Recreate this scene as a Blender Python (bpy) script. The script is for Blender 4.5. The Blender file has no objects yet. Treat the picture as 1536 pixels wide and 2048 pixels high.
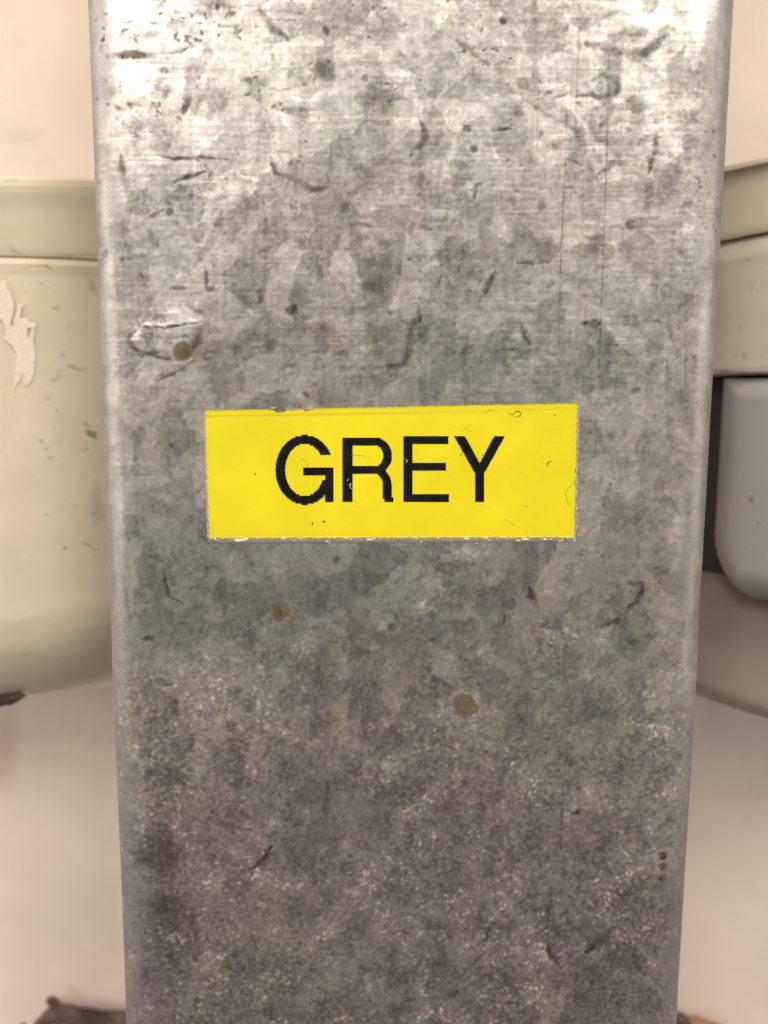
import bpy, math
import numpy as np
from mathutils import Matrix, Vector

# ------------------------------------------------------------------ camera
sc = bpy.context.scene
COL = sc.collection
W, H = 1536.0, 2048.0            # size of the photograph
F = 1773.0                       # focal length in its pixels
D = 0.1463                       # distance from the face of the post (metres)
PITCH, ROLL = math.radians(7.9), math.radians(0.33)
CAM = np.array([0.0, -D, 0.0])
_r0 = np.array([1.0, 0, 0]); _u0 = np.array([0, math.sin(PITCH), math.cos(PITCH)])
FWD = np.array([0, math.cos(PITCH), -math.sin(PITCH)])
RGT = math.cos(ROLL)*_r0 + math.sin(ROLL)*_u0
UPV = -math.sin(ROLL)*_r0 + math.cos(ROLL)*_u0

def at(px, py, Y):
    d = FWD*F + RGT*(px-W/2) - UPV*(py-H/2)
    return CAM + d*((Y-CAM[1])/d[1])

def project(P):
    v = P - CAM
    z = v@FWD
    return W/2 + F*(v@RGT)/z, H/2 - F*(v@UPV)/z

cd = bpy.data.cameras.new("camera"); cam = bpy.data.objects.new("camera", cd); COL.objects.link(cam)
m = Matrix((( RGT[0], UPV[0], -FWD[0], CAM[0]), (RGT[1], UPV[1], -FWD[1], CAM[1]),
            (RGT[2], UPV[2], -FWD[2], CAM[2]), (0, 0, 0, 1)))
cam.matrix_world = m
cd.sensor_fit = 'VERTICAL'; cd.sensor_height = 24.0; cd.lens = 24.0*F/H
cd.clip_start = 0.005; cd.clip_end = 20
cd.dof.use_dof = True; cd.dof.focus_distance = D*1.0; cd.dof.aperture_fstop = 11.0
sc.camera = cam

# ------------------------------------------------------------------ light
w = bpy.data.worlds.new("World"); sc.world = w; w.use_nodes = True
bg = w.node_tree.nodes['Background']
bg.inputs[0].default_value = (1.0, 0.98, 0.93, 1); bg.inputs[1].default_value = 0.13

def area(name, loc, target, sx, sy, power, color):
    ld = bpy.data.lights.new(name, 'AREA'); ld.shape = 'RECTANGLE'; ld.size = sx; ld.size_y = sy
    ld.energy = power; ld.color = color
    o = bpy.data.objects.new(name, ld); COL.objects.link(o)
    o.location = loc
    o.rotation_euler = (Vector(target)-Vector(loc)).to_track_quat('-Z', 'Y').to_euler()
    return o
area("ceiling_lamp", (-0.62, -1.55, 1.10), (0, 0, 0.0), 0.40, 0.6, 15, (1.0, 0.92, 0.83))
area("ceiling_lamp", (0.70, -1.50, 1.15), (0, 0, 0.0), 0.40, 0.6, 14.5, (1.0, 0.92, 0.82))
area("overhead_lamp", (0.0, -0.75, 1.5), (0, 0.05, 0.0), 1.2, 0.6, 21, (1.0, 0.87, 0.73))
area("fill_light", (-1.9, -1.1, 0.30), (0, 0.05, 0.0), 1.6, 1.2, 34, (1.0, 0.88, 0.74))  # added fill to brighten wall and tubs, kept out of the steel's reflections
area("fill_light", (1.9, -1.2, 0.10), (0, 0.05, 0.0), 1.6, 1.2, 21, (1.0, 0.88, 0.74))  # the same added fill from the right, weaker
area("side_lamp", (-1.3, 0.10, 0.45), (-0.05, 0, 0.0), 0.25, 0.4, 1.4, (0.82, 0.84, 1.0))

sc.view_settings.view_transform = 'Standard'; sc.view_settings.look = 'None'
sc.view_settings.exposure = 0.0; sc.view_settings.gamma = 1.0

# ------------------------------------------------------------------ helpers
rng = np.random.default_rng(11)

def mesh_object(name, verts, faces, mat=None, parent=None, smooth=True):
    me = bpy.data.meshes.new(name)
    verts = np.asarray(verts, dtype=np.float32)
    me.vertices.add(len(verts)); me.vertices.foreach_set('co', verts.ravel())
    if isinstance(faces, np.ndarray):
        n, k = faces.shape
        me.loops.add(n*k); me.loops.foreach_set('vertex_index', faces.astype(np.int32).ravel())
        me.polygons.add(n); me.polygons.foreach_set('loop_start', np.arange(0, n*k, k, dtype=np.int32))
    else:
        me.vertices.foreach_set('co', verts.ravel())
        me.clear_geometry()
        me.from_pydata([tuple(map(float, v)) for v in verts], [], [tuple(map(int, f)) for f in faces])
    me.update(calc_edges=True); me.validate()
    if smooth: me.polygons.foreach_set('use_smooth', np.ones(len(me.polygons), dtype=bool))
    if mat: me.materials.append(mat)
    o = bpy.data.objects.new(name, me); COL.objects.link(o)
    if parent: o.parent = parent
    return o

def grid_faces(nu, nv):
    i, j = np.meshgrid(np.arange(nu-1), np.arange(nv-1), indexing='ij')
    a = (i*nv+j).ravel()
    return np.stack([a, a+nv, a+nv+1, a+1], axis=1)

def set_attr(o, name, arr):
    me = o.data
    if arr.ndim == 1:
        at_ = me.attributes.new(name, 'FLOAT', 'POINT'); at_.data.foreach_set('value', arr.astype(np.float32))
    else:
        a4 = np.ones((len(arr), 4), dtype=np.float32); a4[:, :3] = arr
        at_ = me.attributes.new(name, 'FLOAT_COLOR', 'POINT'); at_.data.foreach_set('color', a4.ravel())

def empty(name, loc, label, cat, group=None):
    o = bpy.data.objects.new(name, None); COL.objects.link(o); o.location = loc; o.empty_display_size = 0.02
    o['label'] = label; o['category'] = cat
    if group: o['group'] = group
    return o

def keep(o, root):       # world coordinates kept although the parent stands elsewhere
    o.parent = root
    o.matrix_parent_inverse = Matrix.Translation(root.location).inverted()
    return o

def fft_noise(shape, step, sx, sz, seed):
    """gaussian-filtered noise, zero mean, unit deviation; sx, sz are blur lengths in mm, step the grid pitch in mm"""
    r = np.random.default_rng(seed).standard_normal(shape)
    fx = np.fft.fftfreq(shape[0], step)[:, None]; fz = np.fft.rfftfreq(shape[1], step)[None, :]
    g = np.exp(-2*(math.pi**2)*((fx*sx)**2+(fz*sz)**2))
    n = np.fft.irfft2(np.fft.rfft2(r)*g, s=shape)
    return (n-n.mean())/n.std()

def fbm(shape, step, s0, seed, octaves=5, gain=0.62, ax=1.0, az=1.0):
    t = 0; a = 1; s = s0
    for k in range(octaves):
        t = t + a*fft_noise(shape, step, s*ax, s*az, seed*31+k); a *= gain; s *= 0.5
    return t/t.std()

def sstep(a, b, x):
    t = np.clip((x-a)/(b-a), 0, 1); return t*t*(3-2*t)

def nodes(mat):
    mat.use_nodes = True; nt = mat.node_tree
    return nt, nt.nodes['Principled BSDF']

def N(nt, typ, **kw):
    n = nt.nodes.new(typ)
    for k, v in kw.items():
        if k in n.inputs.keys(): n.inputs[k].default_value = v
        else: setattr(n, k, v)
    return n

# ------------------------------------------------------------------ steel post: surface fields
STEP = 0.2                                    # mm
RB = 4.2                                      # bend radius, mm
XL = at(203, 778, 0.0030)[0]*1000; XR = at(1426, 778, 0.0030)[0]*1000
DEPTH = 38.0
face_w = (XR-XL)-2*RB; arc = RB*math.pi/2
S_tot = face_w+2*arc
ns = int(round(S_tot/STEP)); s_lin = np.linspace(0, S_tot, ns)
ZT = at(768, -60, 0)[2]*1000; ZB = at(768, 2110, 0)[2]*1000
nz = int(round((ZT-ZB)/STEP)); z_lin = np.linspace(ZB, ZT, nz)

def profile(s):
    """arc length (mm, 0 at the start of the left bend) to x, Y, normal x, normal Y"""
    x = np.empty_like(s); y = np.empty_like(s); nx = np.empty_like(s); ny = np.empty_like(s)
    a = s < 0; x[a] = XL; y[a] = RB - s[a]; nx[a] = -1; ny[a] = 0
    a = (s >= 0) & (s < arc); t = s[a]/RB
    x[a] = XL+RB-RB*np.cos(t); y[a] = RB-RB*np.sin(t); nx[a] = -np.cos(t); ny[a] = -np.sin(t)
    a = (s >= arc) & (s <= arc+face_w); x[a] = XL+RB+(s[a]-arc); y[a] = 0; nx[a] = 0; ny[a] = -1
    a = (s > arc+face_w) & (s <= S_tot); t = (s[a]-arc-face_w)/RB
    x[a] = XR-RB+RB*np.sin(t); y[a] = RB-RB*np.cos(t); nx[a] = np.sin(t); ny[a] = -np.cos(t)
    a = s > S_tot; x[a] = XR; y[a] = RB+(s[a]-S_tot); nx[a] = 1; ny[a] = 0
    return x, y, nx, ny

px_, py_, pnx, pny = profile(s_lin)
shape = (ns, nz)
X = np.repeat(px_[:, None], nz, 1); Y = np.repeat(py_[:, None], nz, 1); Z = np.repeat(z_lin[None, :], ns, 0)
PX, PY = project(np.stack([X, Y, Z], -1)/1000)
# slightly warped copies so that no mark has a drawn outline
wx = 5*fbm(shape, STEP, 1.6, 5, 4); wy = 5*fbm(shape, STEP, 1.6, 6, 4)
QX = PX+wx*0.36; QY = PY+wy*0.36

dark = np.zeros(shape); lite = np.zeros(shape); olive = np.zeros(shape); gloss = np.zeros(shape); hgt = np.zeros(shape)

def win(x0, x1, y0, y1):
    """index window around a box of the face (photo units)"""
    a = at(max(x0, 150), max(y0, -80), 0)*1000; b = at(min(x1, 1500), min(y1, 2150), 0)*1000
    z1 = max(at(x0, y0, 0)[2], at(x1, y0, 0)[2])*1000; z0 = min(at(x0, y1, 0)[2], at(x1, y1, 0)[2])*1000
    xa = min(at(x0, y0, 0)[0], at(x0, y1, 0)[0])*1000; xb = max(at(x1, y0, 0)[0], at(x1, y1, 0)[0])*1000
    i0 = int(np.searchsorted(px_, xa-1.5)); i1 = int(np.searchsorted(px_, xb+1.5))
    j0 = int(np.searchsorted(z_lin, z0-1.5)); j1 = int(np.searchsorted(z_lin, z1+1.5))
    return slice(max(i0, 0), min(i1+1, ns)), slice(max(j0, 0), min(j1+1, nz))

def ell(field, x, y, rx, ry, v, rot=0, soft=0.42):
    r = max(rx, ry)*1.8+14; k = win(x-r, x+r, y-r, y+r)
    c, s = math.cos(math.radians(rot)), math.sin(math.radians(rot))
    dx, dy = QX[k]-x, QY[k]-y
    d = np.sqrt(((dx*c+dy*s)/rx)**2+((-dx*s+dy*c)/ry)**2)
    field[k] = np.maximum(field[k], v*(1-sstep(1-soft, 1+soft, d)))

def stroke(field, pts, wd, v, soft=0.8, taper=True, warp=True):
    xs = [p[0] for p in pts]; ys = [p[1] for p in pts]; r = wd*2+14
    k = win(min(xs)-r, max(xs)+r, min(ys)-r, max(ys)+r)
    qx, qy = (QX[k], QY[k]) if warp else (PX[k], PY[k])
    best = np.full(qx.shape, 1e9); tt = np.zeros(qx.shape); n = len(pts)-1
    for q in range(n):
        ax, ay = pts[q]; bx, by = pts[q+1]; dx, dy = bx-ax, by-ay; L = dx*dx+dy*dy+1e-9
        t = np.clip(((qx-ax)*dx+(qy-ay)*dy)/L, 0, 1)
        d = np.hypot(qx-ax-t*dx, qy-ay-t*dy); b = d < best
        best = np.where(b, d, best); tt = np.where(b, (q+t)/n, tt)
    wv = wd*(0.45+0.55*np.sin(np.pi*np.clip(tt, 0.02, 0.98))) if taper else wd
    field[k] = np.maximum(field[k], v*(1-sstep(1-soft, 1+soft, best/wv)))

def poly(field, pts, v, soft=4):
    xs = [p[0] for p in pts]; ys = [p[1] for p in pts]
    k = win(min(xs)-15, max(xs)+15, min(ys)-15, max(ys)+15); qx, qy = QX[k], QY[k]
    inside = np.zeros(qx.shape, bool); best = np.full(qx.shape, 1e9); n = len(pts)
    for q in range(n):
        ax, ay = pts[q]; bx, by = pts[(q+1) % n]
        c = ((ay > qy) != (by > qy)) & (qx < (bx-ax)*(qy-ay)/(by-ay+1e-9)+ax); inside ^= c
        dx, dy = bx-ax, by-ay; t = np.clip(((qx-ax)*dx+(qy-ay)*dy)/(dx*dx+dy*dy+1e-9), 0, 1)
        best = np.minimum(best, np.hypot(qx-ax-t*dx, qy-ay-t*dy))
    sd = np.where(inside, best, -best)
    field[k] = np.maximum(field[k], v*sstep(-soft*0.4, soft, sd))

# --- traced marks: dark smudges (x, y, rx, ry, strength, rotation)
for a in [(267,110,34,10,.75,4),(329,183,8,16,.6),(373,212,8,19,.7,30),(326,143,9,6,.6),(337,398,17,14,.6,20),(340,424,9,10,.6),
          (307,482,8,20,.6,-25),(419,578,9,7,.75),(355,578,17,6,.6),(523,593,6,14,.6),(582,619,13,11,.65),(641,542,8,18,.5,-8),(604,490,13,15,.4),
          (533,498,11,5,.7,-40),(498,406,22,13,.35),(688,417,15,10,.5,-40),(644,139,26,24,.5),(590,223,42,8,.5),(509,157,26,15,.5),(652,59,6,11,.6),
          (325,178,14,20,.4),(440,205,20,22,.3),(385,150,22,14,.3),(610,150,20,60,.25),(760,60,30,25,.3),(700,90,20,10,.35),
          (934,260,10,8,.85),(950,297,9,9,.65),(729,156,7,7,.75),(757,208,30,34,.45),(1038,229,11,10,.55),(1111,290,13,11,.6),(1080,271,9,10,.5),
          (1231,328,16,8,.7),(1262,448,11,10,1.0),(1033,383,6,5,.85),(1023,406,9,9,.6),(1083,411,9,10,.5),(850,458,11,5,.6),(898,453,27,22,.35),
          (757,568,28,20,.4,-10),(1184,646,21,8,1.0,5),(1309,562,9,20,.55),(1215,690,8,14,.5),(1255,70,40,16,.45,-15),(1330,60,14,22,.4),
          (1166,45,16,12,.45),(1345,190,22,12,.35,-30),(1375,235,24,16,.35),(1260,215,26,20,.35),(1300,10,20,14,.5),(1068,20,9,12,.6),(1008,44,7,8,.65),
          (485,765,13,21,.4),(499,1119,9,20,.55,-20),(298,1277,14,7,.6),(329,1365,15,7,.65),(462,1451,11,12,.55,30),(784,1258,12,7,.65),
          (350,1400,7,15,.5),(473,1486,24,22,.4),(292,1510,14,13,.5),(348,1560,34,26,.4),(1270,1283,12,7,.6,-15),(1304,1270,12,6,.5,-30),
          (906,1135,44,12,.5,-8),(893,1207,32,22,.45),(870,1279,11,6,.65),(1083,1300,8,14,.3),(423,1714,9,8,.5),(395,2007,7,16,.6,10),(598,1925,7,10,.6),
          (637,1827,9,5,.6,-30),(857,1972,7,10,.65,-20),(820,1675,8,9,.5),(1151,1626,9,5,.7,-20),(1093,1714,10,7,.65),(1034,1718,6,13,.4,-30),
          (1327,1710,9,10,.7),(1327,1733,8,9,.55),(1323,1757,9,9,.65),(1304,1823,14,14,.4),(470,1180,40,26,.3),(420,1130,24,14,.35),(620,1210,26,16,.3),
          (1150,1950,60,30,.3),(1275,1880,40,60,.3),(320,1700,40,70,.35),(350,1850,55,80,.42),(800,1580,50,30,.3),(330,1620,40,60,.3),(440,1620,50,30,.3),
          (540,1320,30,20,.3),(650,1340,20,26,.35),(700,1290,36,24,.3),(272,930,10,20,.4),(280,870,12,16,.4),(262,760,9,20,.4),(1220,1760,70,50,.15),
          (470,700,16,12,.3),(545,690,14,9,.3),(650,660,18,8,.3),(900,620,22,16,.25),(940,700,26,14,.25),(1120,930,10,30,.2),(1240,920,30,22,.2),(300,1000,30,18,.2),
          (598,1330,24,30,.25),(1330,1060,16,30,.2),(1190,870,14,18,.25),(1250,1800,40,22,.3,-20),(1160,1560,60,20,.2)]:
    ell(dark, *a)
# --- traced dark streaks
for pts, wd, v in [
    ([(315,311),(350,318),(400,314),(454,320)],4,.75),([(350,366),(375,354),(410,344)],6,.8),([(293,439),(308,432),(328,420)],5,.6),
    ([(384,461),(403,516),(443,428)],7,.55),([(443,428),(436,455),(420,490)],10,.55),([(410,538),(411,575)],5,.6),([(542,315),(549,344),(586,359),(619,377),(648,377),(661,335),(663,300)],6,.6),
    ([(223,47),(300,46),(406,48)],2.2,.6),([(256,209),(289,210)],3,.7),([(344,106),(388,93)],3.5,.6),([(390,30),(420,10),(470,15)],8,.4),([(315,20),(330,5),(350,25)],9,.45),
    ([(520,20),(545,60),(575,75)],9,.45),([(242,311),(246,350)],7,.55),([(247,439),(250,492)],8,.55),([(242,140),(243,190)],4,.5),
    ([(279,652),(262,672),(259,688),(268,697),(300,706),(322,716),(343,717)],5,.85),([(285,652),(340,651),(405,646)],4,.8),([(290,676),(330,678),(375,672)],7,.5),([(399,672),(386,695)],7,.55),
    ([(408,637),(400,625),(372,612)],5,.5),([(388,723),(360,742),(319,763)],5,.6),([(319,763),(300,790)],9,.3),
    ([(1178,88),(1225,98),(1273,112),(1300,98),(1328,76)],12,.75),([(1188,158),(1215,150),(1233,160),(1232,182),(1210,196),(1190,190),(1155,194)],8,.65),
    ([(914,83),(935,98),(975,126)],6,.65),([(838,238),(848,270),(836,292),(822,310)],7,.65),([(986,262),(1023,255)],4,.7),([(1111,285),(1142,283)],5,.55),
    ([(1135,315),(1163,331)],2.5,.8),([(1316,266),(1308,310),(1298,346)],6,.7),([(1231,330),(1195,349)],6,.5),([(1262,448),(1290,439)],6,.5),([(1254,488),(1205,521)],9,.35),
    ([(965,371),(952,375),(950,398)],5,.65),([(1075,377),(1143,373)],6,.4),([(826,447),(823,490)],5,.5),([(930,490),(918,542)],6,.5),([(992,545),(975,570),(958,602)],7,.6),
    ([(1033,530),(1065,531),(1101,528)],4,.65),([(882,550),(876,570)],4,.5),([(840,622),(822,665),(817,695),(806,724),(790,732),(755,736)],8,.5),([(836,620),(840,640)],7,.7),
    ([(818,668),(820,690)],6,.7),([(1038,640),(1046,660),(1060,686)],7,.65),([(1312,640),(1340,652),(1347,693)],6,.5),([(1333,725),(1334,775)],6,.5),
    ([(1005,697),(1030,698)],2.5,.6),([(1140,702),(1180,704)],2.5,.4),([(700,450),(742,453)],4,.45),([(705,480),(745,478)],3,.4),([(760,330),(812,325)],4,.4),([(795,345),(805,385)],4,.35),
    ([(327,1115),(328,1165),(340,1192),(364,1206)],4.5,.65),([(300,1112),(327,1118)],8,.5),([(407,1150),(396,1170),(376,1178)],6,.45),([(1257,1165),(1291,1167),(1287,1186),(1244,1232),(1223,1249),(1193,1255)],8,.95),
    ([(1022,1132),(1014,1155),(997,1174)],4.5,.6),([(1057,1177),(1062,1195),(1077,1216)],7,.7),([(1012,1228),(1008,1246)],3,.7),([(858,1133),(845,1150),(818,1166)],4,.45),
    ([(853,1337),(875,1358),(903,1378)],7,.55),([(1030,1400),(1040,1432),(1058,1456)],8,.4),([(1185,1334),(1232,1319)],9,.35),([(1109,1530),(1140,1528),(1170,1515)],8,.35),([(1317,1145),(1340,1138)],6,.4),
    ([(541,1694),(536,1710),(520,1724),(492,1744)],5.5,.7),([(655,1564),(659,1592),(644,1622)],6,.5),([(1103,1775),(1100,1810),(1094,1842)],7,.6),([(1093,1892),(1102,1912),(1118,1932)],6.5,.6),
    ([(981,1860),(972,1880),(950,1892)],6,.6),([(1237,1847),(1206,1874),(1171,1907)],8,.6),([(1249,1841),(1290,1832),(1322,1818)],9,.4),([(1249,1888),(1266,1915),(1286,1948)],8,.45),
    ([(915,1982),(893,1998)],7,.65),([(820,1673),(812,1700)],5,.4),([(350,1180),(347,1230)],3,.2),([(250,1180),(262,1240)],5,.2),([(495,1240),(500,1300)],5,.3),([(600,1455),(650,1440)],10,.3)]:
    stroke(dark, pts, wd, v)
# long vertical draw lines
for pts, wd, v in [([(1133,225),(1130,330),(1122,500),(1117,700)],1.7,.55),([(1218,100),(1214,290),(1206,520),(1197,742)],1.7,.5),([(1077,180),(1074,300)],1.6,.4),
                   ([(1372,588),(1370,770)],1.6,.4),([(1125,1570),(1122,1700)],1.5,.4),([(1160,10),(1150,260)],1.5,.35),([(313,612),(312,672)],1.4,.5),([(1190,770),(1188,1000)],1.3,.25)]:
    stroke(dark, pts, wd, v, taper=False, warp=False)
poly(dark, [(1180,1250),(1215,1200),(1250,1168),(1290,1165),(1285,1190),(1240,1236),(1215,1252)], .42, 6)
poly(dark, [(1020,1140),(1060,1110),(1090,1130),(1060,1170)], .12, 8)
# --- traced pale spots and, near the top, glints put into the tone
for a in [(271,29,38,32,.9),(271,157,34,34,1.0),(300,175,28,26,.7),(278,234,28,16,.9),(282,267,32,22,.9),(388,102,17,12,.9,-20),(359,168,12,30,.85,10),(403,270,13,34,.85,-12),
          (436,392,38,10,.9,-6),(351,13,44,13,.8),(421,55,12,6,.7),(414,157,12,8,.8),(300,92,50,14,.5),(340,40,60,10,.5),(292,326,36,30,.5),(236,580,8,26,.6),(1330,281,44,46,1.0),(1299,31,42,24,.75),
          (1309,141,20,30,.8),(1242,234,26,32,.6),(1375,432,24,60,.45),(1240,120,60,40,.2),(1270,395,60,50,.5),(1395,40,16,60,.5),(1330,190,30,30,.5),(1225,455,60,50,.35),
          (930,190,16,30,.3,-20),(1100,200,18,36,.3,-30),(620,190,40,30,.3),(520,120,12,50,.4,10),(540,250,40,22,.35),(1355,500,36,70,.3),(470,385,60,20,.4),(360,520,50,30,.35),
          (1041,1478,15,12,.75),(1140,1765,15,15,.8),(321,1426,5,4,.9),(399,1541,6,6,.8),(672,1412,8,8,.6),(380,1929,15,7,.85,20),(546,1730,7,7,.6),(321,693,8,6,1.0),(266,682,5,4,.9),
          (1320,1000,40,30,.2),(1085,1150,26,30,.22,30),(300,1500,30,16,.35),(560,1250,60,20,.2),(700,1500,50,60,.18),(560,1590,6,6,.4),(1240,990,50,20,.2),(545,1960,20,14,.3),(760,1140,40,12,.2,10),
          (1390,640,18,50,.35),(560,1170,30,30,.15),(430,1510,34,9,.3,12),(620,1540,30,10,.25),(1000,330,60,40,.15),(880,330,50,30,.2)]:
    ell(lite, *a)
for pts, wd, v in [([(340,510),(375,555),(408,608)],1.8,.7),([(440,610),(455,660),(470,690)],1.6,.5),([(352,727),(388,718)],4,.6),([(500,20),(515,110)],3,.5),([(530,95),(545,150)],5,.5),
                   ([(1226,672),(1299,672),(1221,713)],2,.6),([(1304,672),(1303,781)],1.8,.55),([(1335,1427),(1325,1446)],2.2,.8),([(1313,1200),(1309,1212)],2,.8),([(912,1090),(905,1110)],2,.4),
                   ([(905,1255),(918,1282)],1.6,.7),([(722,470),(752,510),(776,545)],1.8,.5),([(820,530),(842,585)],1.8,.5),([(700,735),(760,700)],2.2,.4),([(985,430),(1010,460),(1040,500)],3,.4),
                   ([(950,440),(920,510),(925,560),(962,620),(975,650)],3.5,.35),([(1100,630),(1130,560)],2,.3),([(230,1960),(262,2010),(270,2060)],5,.35),([(880,1970),(872,1982)],2,.6),([(1280,2010),(1292,2034)],2.4,.7),
                   ([(226,80),(240,60),(262,40)],3,.5),([(1140,1740),(1141,1790)],2,.4),([(1122,1752),(1158,1778)],2,.4)]:
    stroke(lite, pts, wd, v)
poly(lite, [(279,640),(310,609),(366,614),(402,637),(408,648),(356,646),(284,648)], .75)
poly(lite, [(276,668),(300,656),(385,653),(396,664),(365,670),(330,675),(276,672)], .8, 3)
rs = np.random.default_rng(91)
for q in range(80):
    x, y = rs.uniform(235, 1400), rs.uniform(-20, 2060)
    if 400 < x < 1165 and 790 < y < 1095: continue
    a, l, b = rs.uniform(0, math.pi), rs.exponential(14)+5, rs.normal()*0.5
    p = [(x+math.cos(a+b*t)*l*t, y+math.sin(a+b*t)*l*t) for t in (-1, -0.4, 0.3, 1)]
    stroke(dark, p, rs.uniform(1.5, 5.5), rs.uniform(0.15, 0.42))
for q in range(120):
    x, y = rs.uniform(235, 1400), rs.uniform(-20, 2060)
    a, l = rs.choice([rs.uniform(0, math.pi), rs.normal()*0.15]), rs.exponential(26)+8
    stroke(lite, [(x, y), (x+math.cos(a)*l, y+math.sin(a)*l)], rs.uniform(0.9, 1.8), rs.uniform(0.15, 0.6)*(1 if y < 900 else 0.6))
for q in range(110):
    x, y = rs.uniform(240, 1395), rs.uniform(-10, 1150)
    if 400 < x < 1165 and 790 < y < 1095: continue
    r_ = rs.uniform(3, 11); ell(dark, x, y, r_, r_*rs.uniform(0.4, 1.0), rs.uniform(0.2, 0.6), rs.uniform(-90, 90), 0.7)
# --- olive brown spots
for a in [(365,703,20,22,.9,0,.3),(559,1220,26,21,.75,0,.35),(555,1228,16,18,.95,0,.4),(661,1432,20,18,.6,0,.5),(929,1408,27,26,.85,20,.22),(438,1952,18,16,.35),(1046,167,13,13,.6,0,.3),(898,455,22,16,.25),
          (1117,1325,13,12,.3,0,.3),(757,208,20,24,.22),(267,110,30,8,.45),(1340,170,30,16,.3),(644,139,24,24,.2)]:
    ell(olive, *a)
ell(lite, 1046, 167, 6, 6, .5); ell(lite, 1117, 1325, 11, 11, .6, 0, .3); ell(dark, 1117, 1325, 4, 4, .9)

# --- relief of the same marks: dent beside the left bend, creases
poly(hgt, [(259,686),(279,652),(283,640),(310,609),(366,614),(402,637),(410,648),(398,680),(380,710),(343,718),(300,706)], .16, 16)
tilt = np.zeros(shape); poly(tilt, [(279,650),(310,609),(366,614),(402,637),(408,650)], 1.0, 12)
hgt -= 0.10*tilt
hgt -= 0.015*dark

# --- random patina
B = fbm(shape, STEP, 9.0, 1, 6); B2 = fbm(shape, STEP, 5.0, 2, 6, 0.7); B3 = fbm(shape, STEP, 3.0, 3, 5, 0.75)
med = fbm(shape, STEP, 1.3, 4, 4, 0.8); fine = fft_noise(shape, STEP, 0.16, 0.16, 7); fine2 = fft_noise(shape, STEP, 0.32, 0.32, 8)
hs = fft_noise(shape, STEP, 3.2, 0.10, 9); hs2 = fft_noise(shape, STEP, 7.0, 0.22, 10)
vs = fft_noise(shape, STEP, 0.12, 9.0, 12)
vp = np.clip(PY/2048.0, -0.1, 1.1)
up = 1-sstep(0.36, 0.56, vp+0.04*B2)                      # smoother rolled finish, above
low = sstep(0.48, 0.80, vp+0.07*B)                        # granular crust, below
# crystal domains
hueW = fft_noise(shape, STEP, 3.0, 3.0, 71)
nseed = 1000
sx = rng.uniform(-5, S_tot+5, nseed); sz = rng.uniform(ZB-5, ZT+5, nseed)
sval = rng.standard_normal(nseed); stx = rng.standard_normal(nseed); stz = rng.standard_normal(nseed)
GS = np.repeat(s_lin[:, None], nz, 1)+0.30*B3+0.5*hueW; GZ = Z+0.12*med+0.22*B2
cell = np.zeros(shape, np.int32)
for i0 in range(0, ns, 40):
    g = GS[i0:i0+40].ravel().astype(np.float32); h = GZ[i0:i0+40].ravel().astype(np.float32)
    d = (g[:, None]-sx[None].astype(np.float32))**2*1.4+(h[:, None]-sz[None].astype(np.float32))**2
    cell[i0:i0+40] = d.argmin(1).reshape(-1, nz)
def soften(f, s):
    fx = np.fft.fftfreq(shape[0], STEP)[:, None]; fz = np.fft.rfftfreq(shape[1], STEP)[None, :]
    return np.fft.irfft2(np.fft.rfft2(f)*np.exp(-2*(math.pi**2)*((fx*s)**2+(fz*s)**2)), s=shape)
spang = soften(sval[cell], 0.10)
spang2 = soften(np.roll(sval[cell[::-1, ::-1]], 37, 1), 0.10)*sstep(0.0, 1.0, B2)
# flowing smudges
smudge = sstep(0.9, 2.0, fbm(shape, STEP, 1.9, 14, 4, 0.7)+0.4*B2)
smear = sstep(1.15, 1.9, fbm(shape, STEP, 1.0, 15, 4, 0.6, 1.0, 2.2)+0.3*B)
flake = sstep(1.0, 1.9, fbm(shape, STEP, 1.5, 16, 4, 0.7, 1.6, 0.8)-0.3*B2)
# pepper specks, denser towards the top, and pale crumbs towards the bottom
pep_mask = (1-sstep(0.10, 0.36, vp+0.06*B2))*sstep(-0.8, 0.6, B2+0.4*B3)+0.06
speck = sstep(1.55, 2.3, fft_noise(shape, STEP, 0.26, 0.24, 19)+0.3*B3)*np.clip(pep_mask, 0, 1)+sstep(1.9, 2.6, fft_noise(shape, STEP, 0.55, 0.45, 18)+0.2*B3)*(0.15+pep_mask)*0.8
crumb_mask = low*np.clip(0.45+0.5*B3+0.35*B2, 0.05, 1.2)
crumb = sstep(1.3, 2.6, fine+0.6*med)*crumb_mask

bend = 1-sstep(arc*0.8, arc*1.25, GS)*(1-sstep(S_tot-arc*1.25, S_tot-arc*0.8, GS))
def crisp(a, b, s0, seed, g=0.72, ax=1.0, az=1.0): return sstep(a, b, fbm(shape, STEP, s0, seed, 5, g, ax, az))
c1 = crisp(0.25, 0.45, 2.4, 31)-0.45; c2 = crisp(0.6, 0.8, 1.3, 32, 0.75)-0.25; c3 = crisp(0.85, 1.05, 0.8, 33, 0.8, 1.0, 1.3)-0.2
rid = fbm(shape, STEP, 2.6, 34, 4, 0.6); ridge = np.clip(1-np.abs(rid)/0.045, 0, 1)*sstep(0.2, 1.0, fbm(shape, STEP, 3.0, 35, 3))
rid2 = fbm(shape, STEP, 1.8, 36, 4, 0.6, 0.8, 1.4); ridge2 = np.clip(1-np.abs(rid2)/0.05, 0, 1)*sstep(0.5, 1.2, fbm(shape, STEP, 2.0, 37, 3))
brush = sstep(-0.2, 1.2, fbm(shape, STEP, 4.0, 38, 4))*up
gr = fft_noise(shape, STEP, 0.22, 0.22, 39)
dark = dark*np.clip(0.86+0.16*med+0.16*c3+0.14*c2, 0.5, 1.1)
tone = 1.0+0.012*B+0.010*B2+0.015*B3+0.025*med
tone += 0.17*np.tanh(spang*0.9)*(0.5+0.5*up)+0.13*np.tanh(spang2*0.9)*(0.5+0.5*up)
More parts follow.
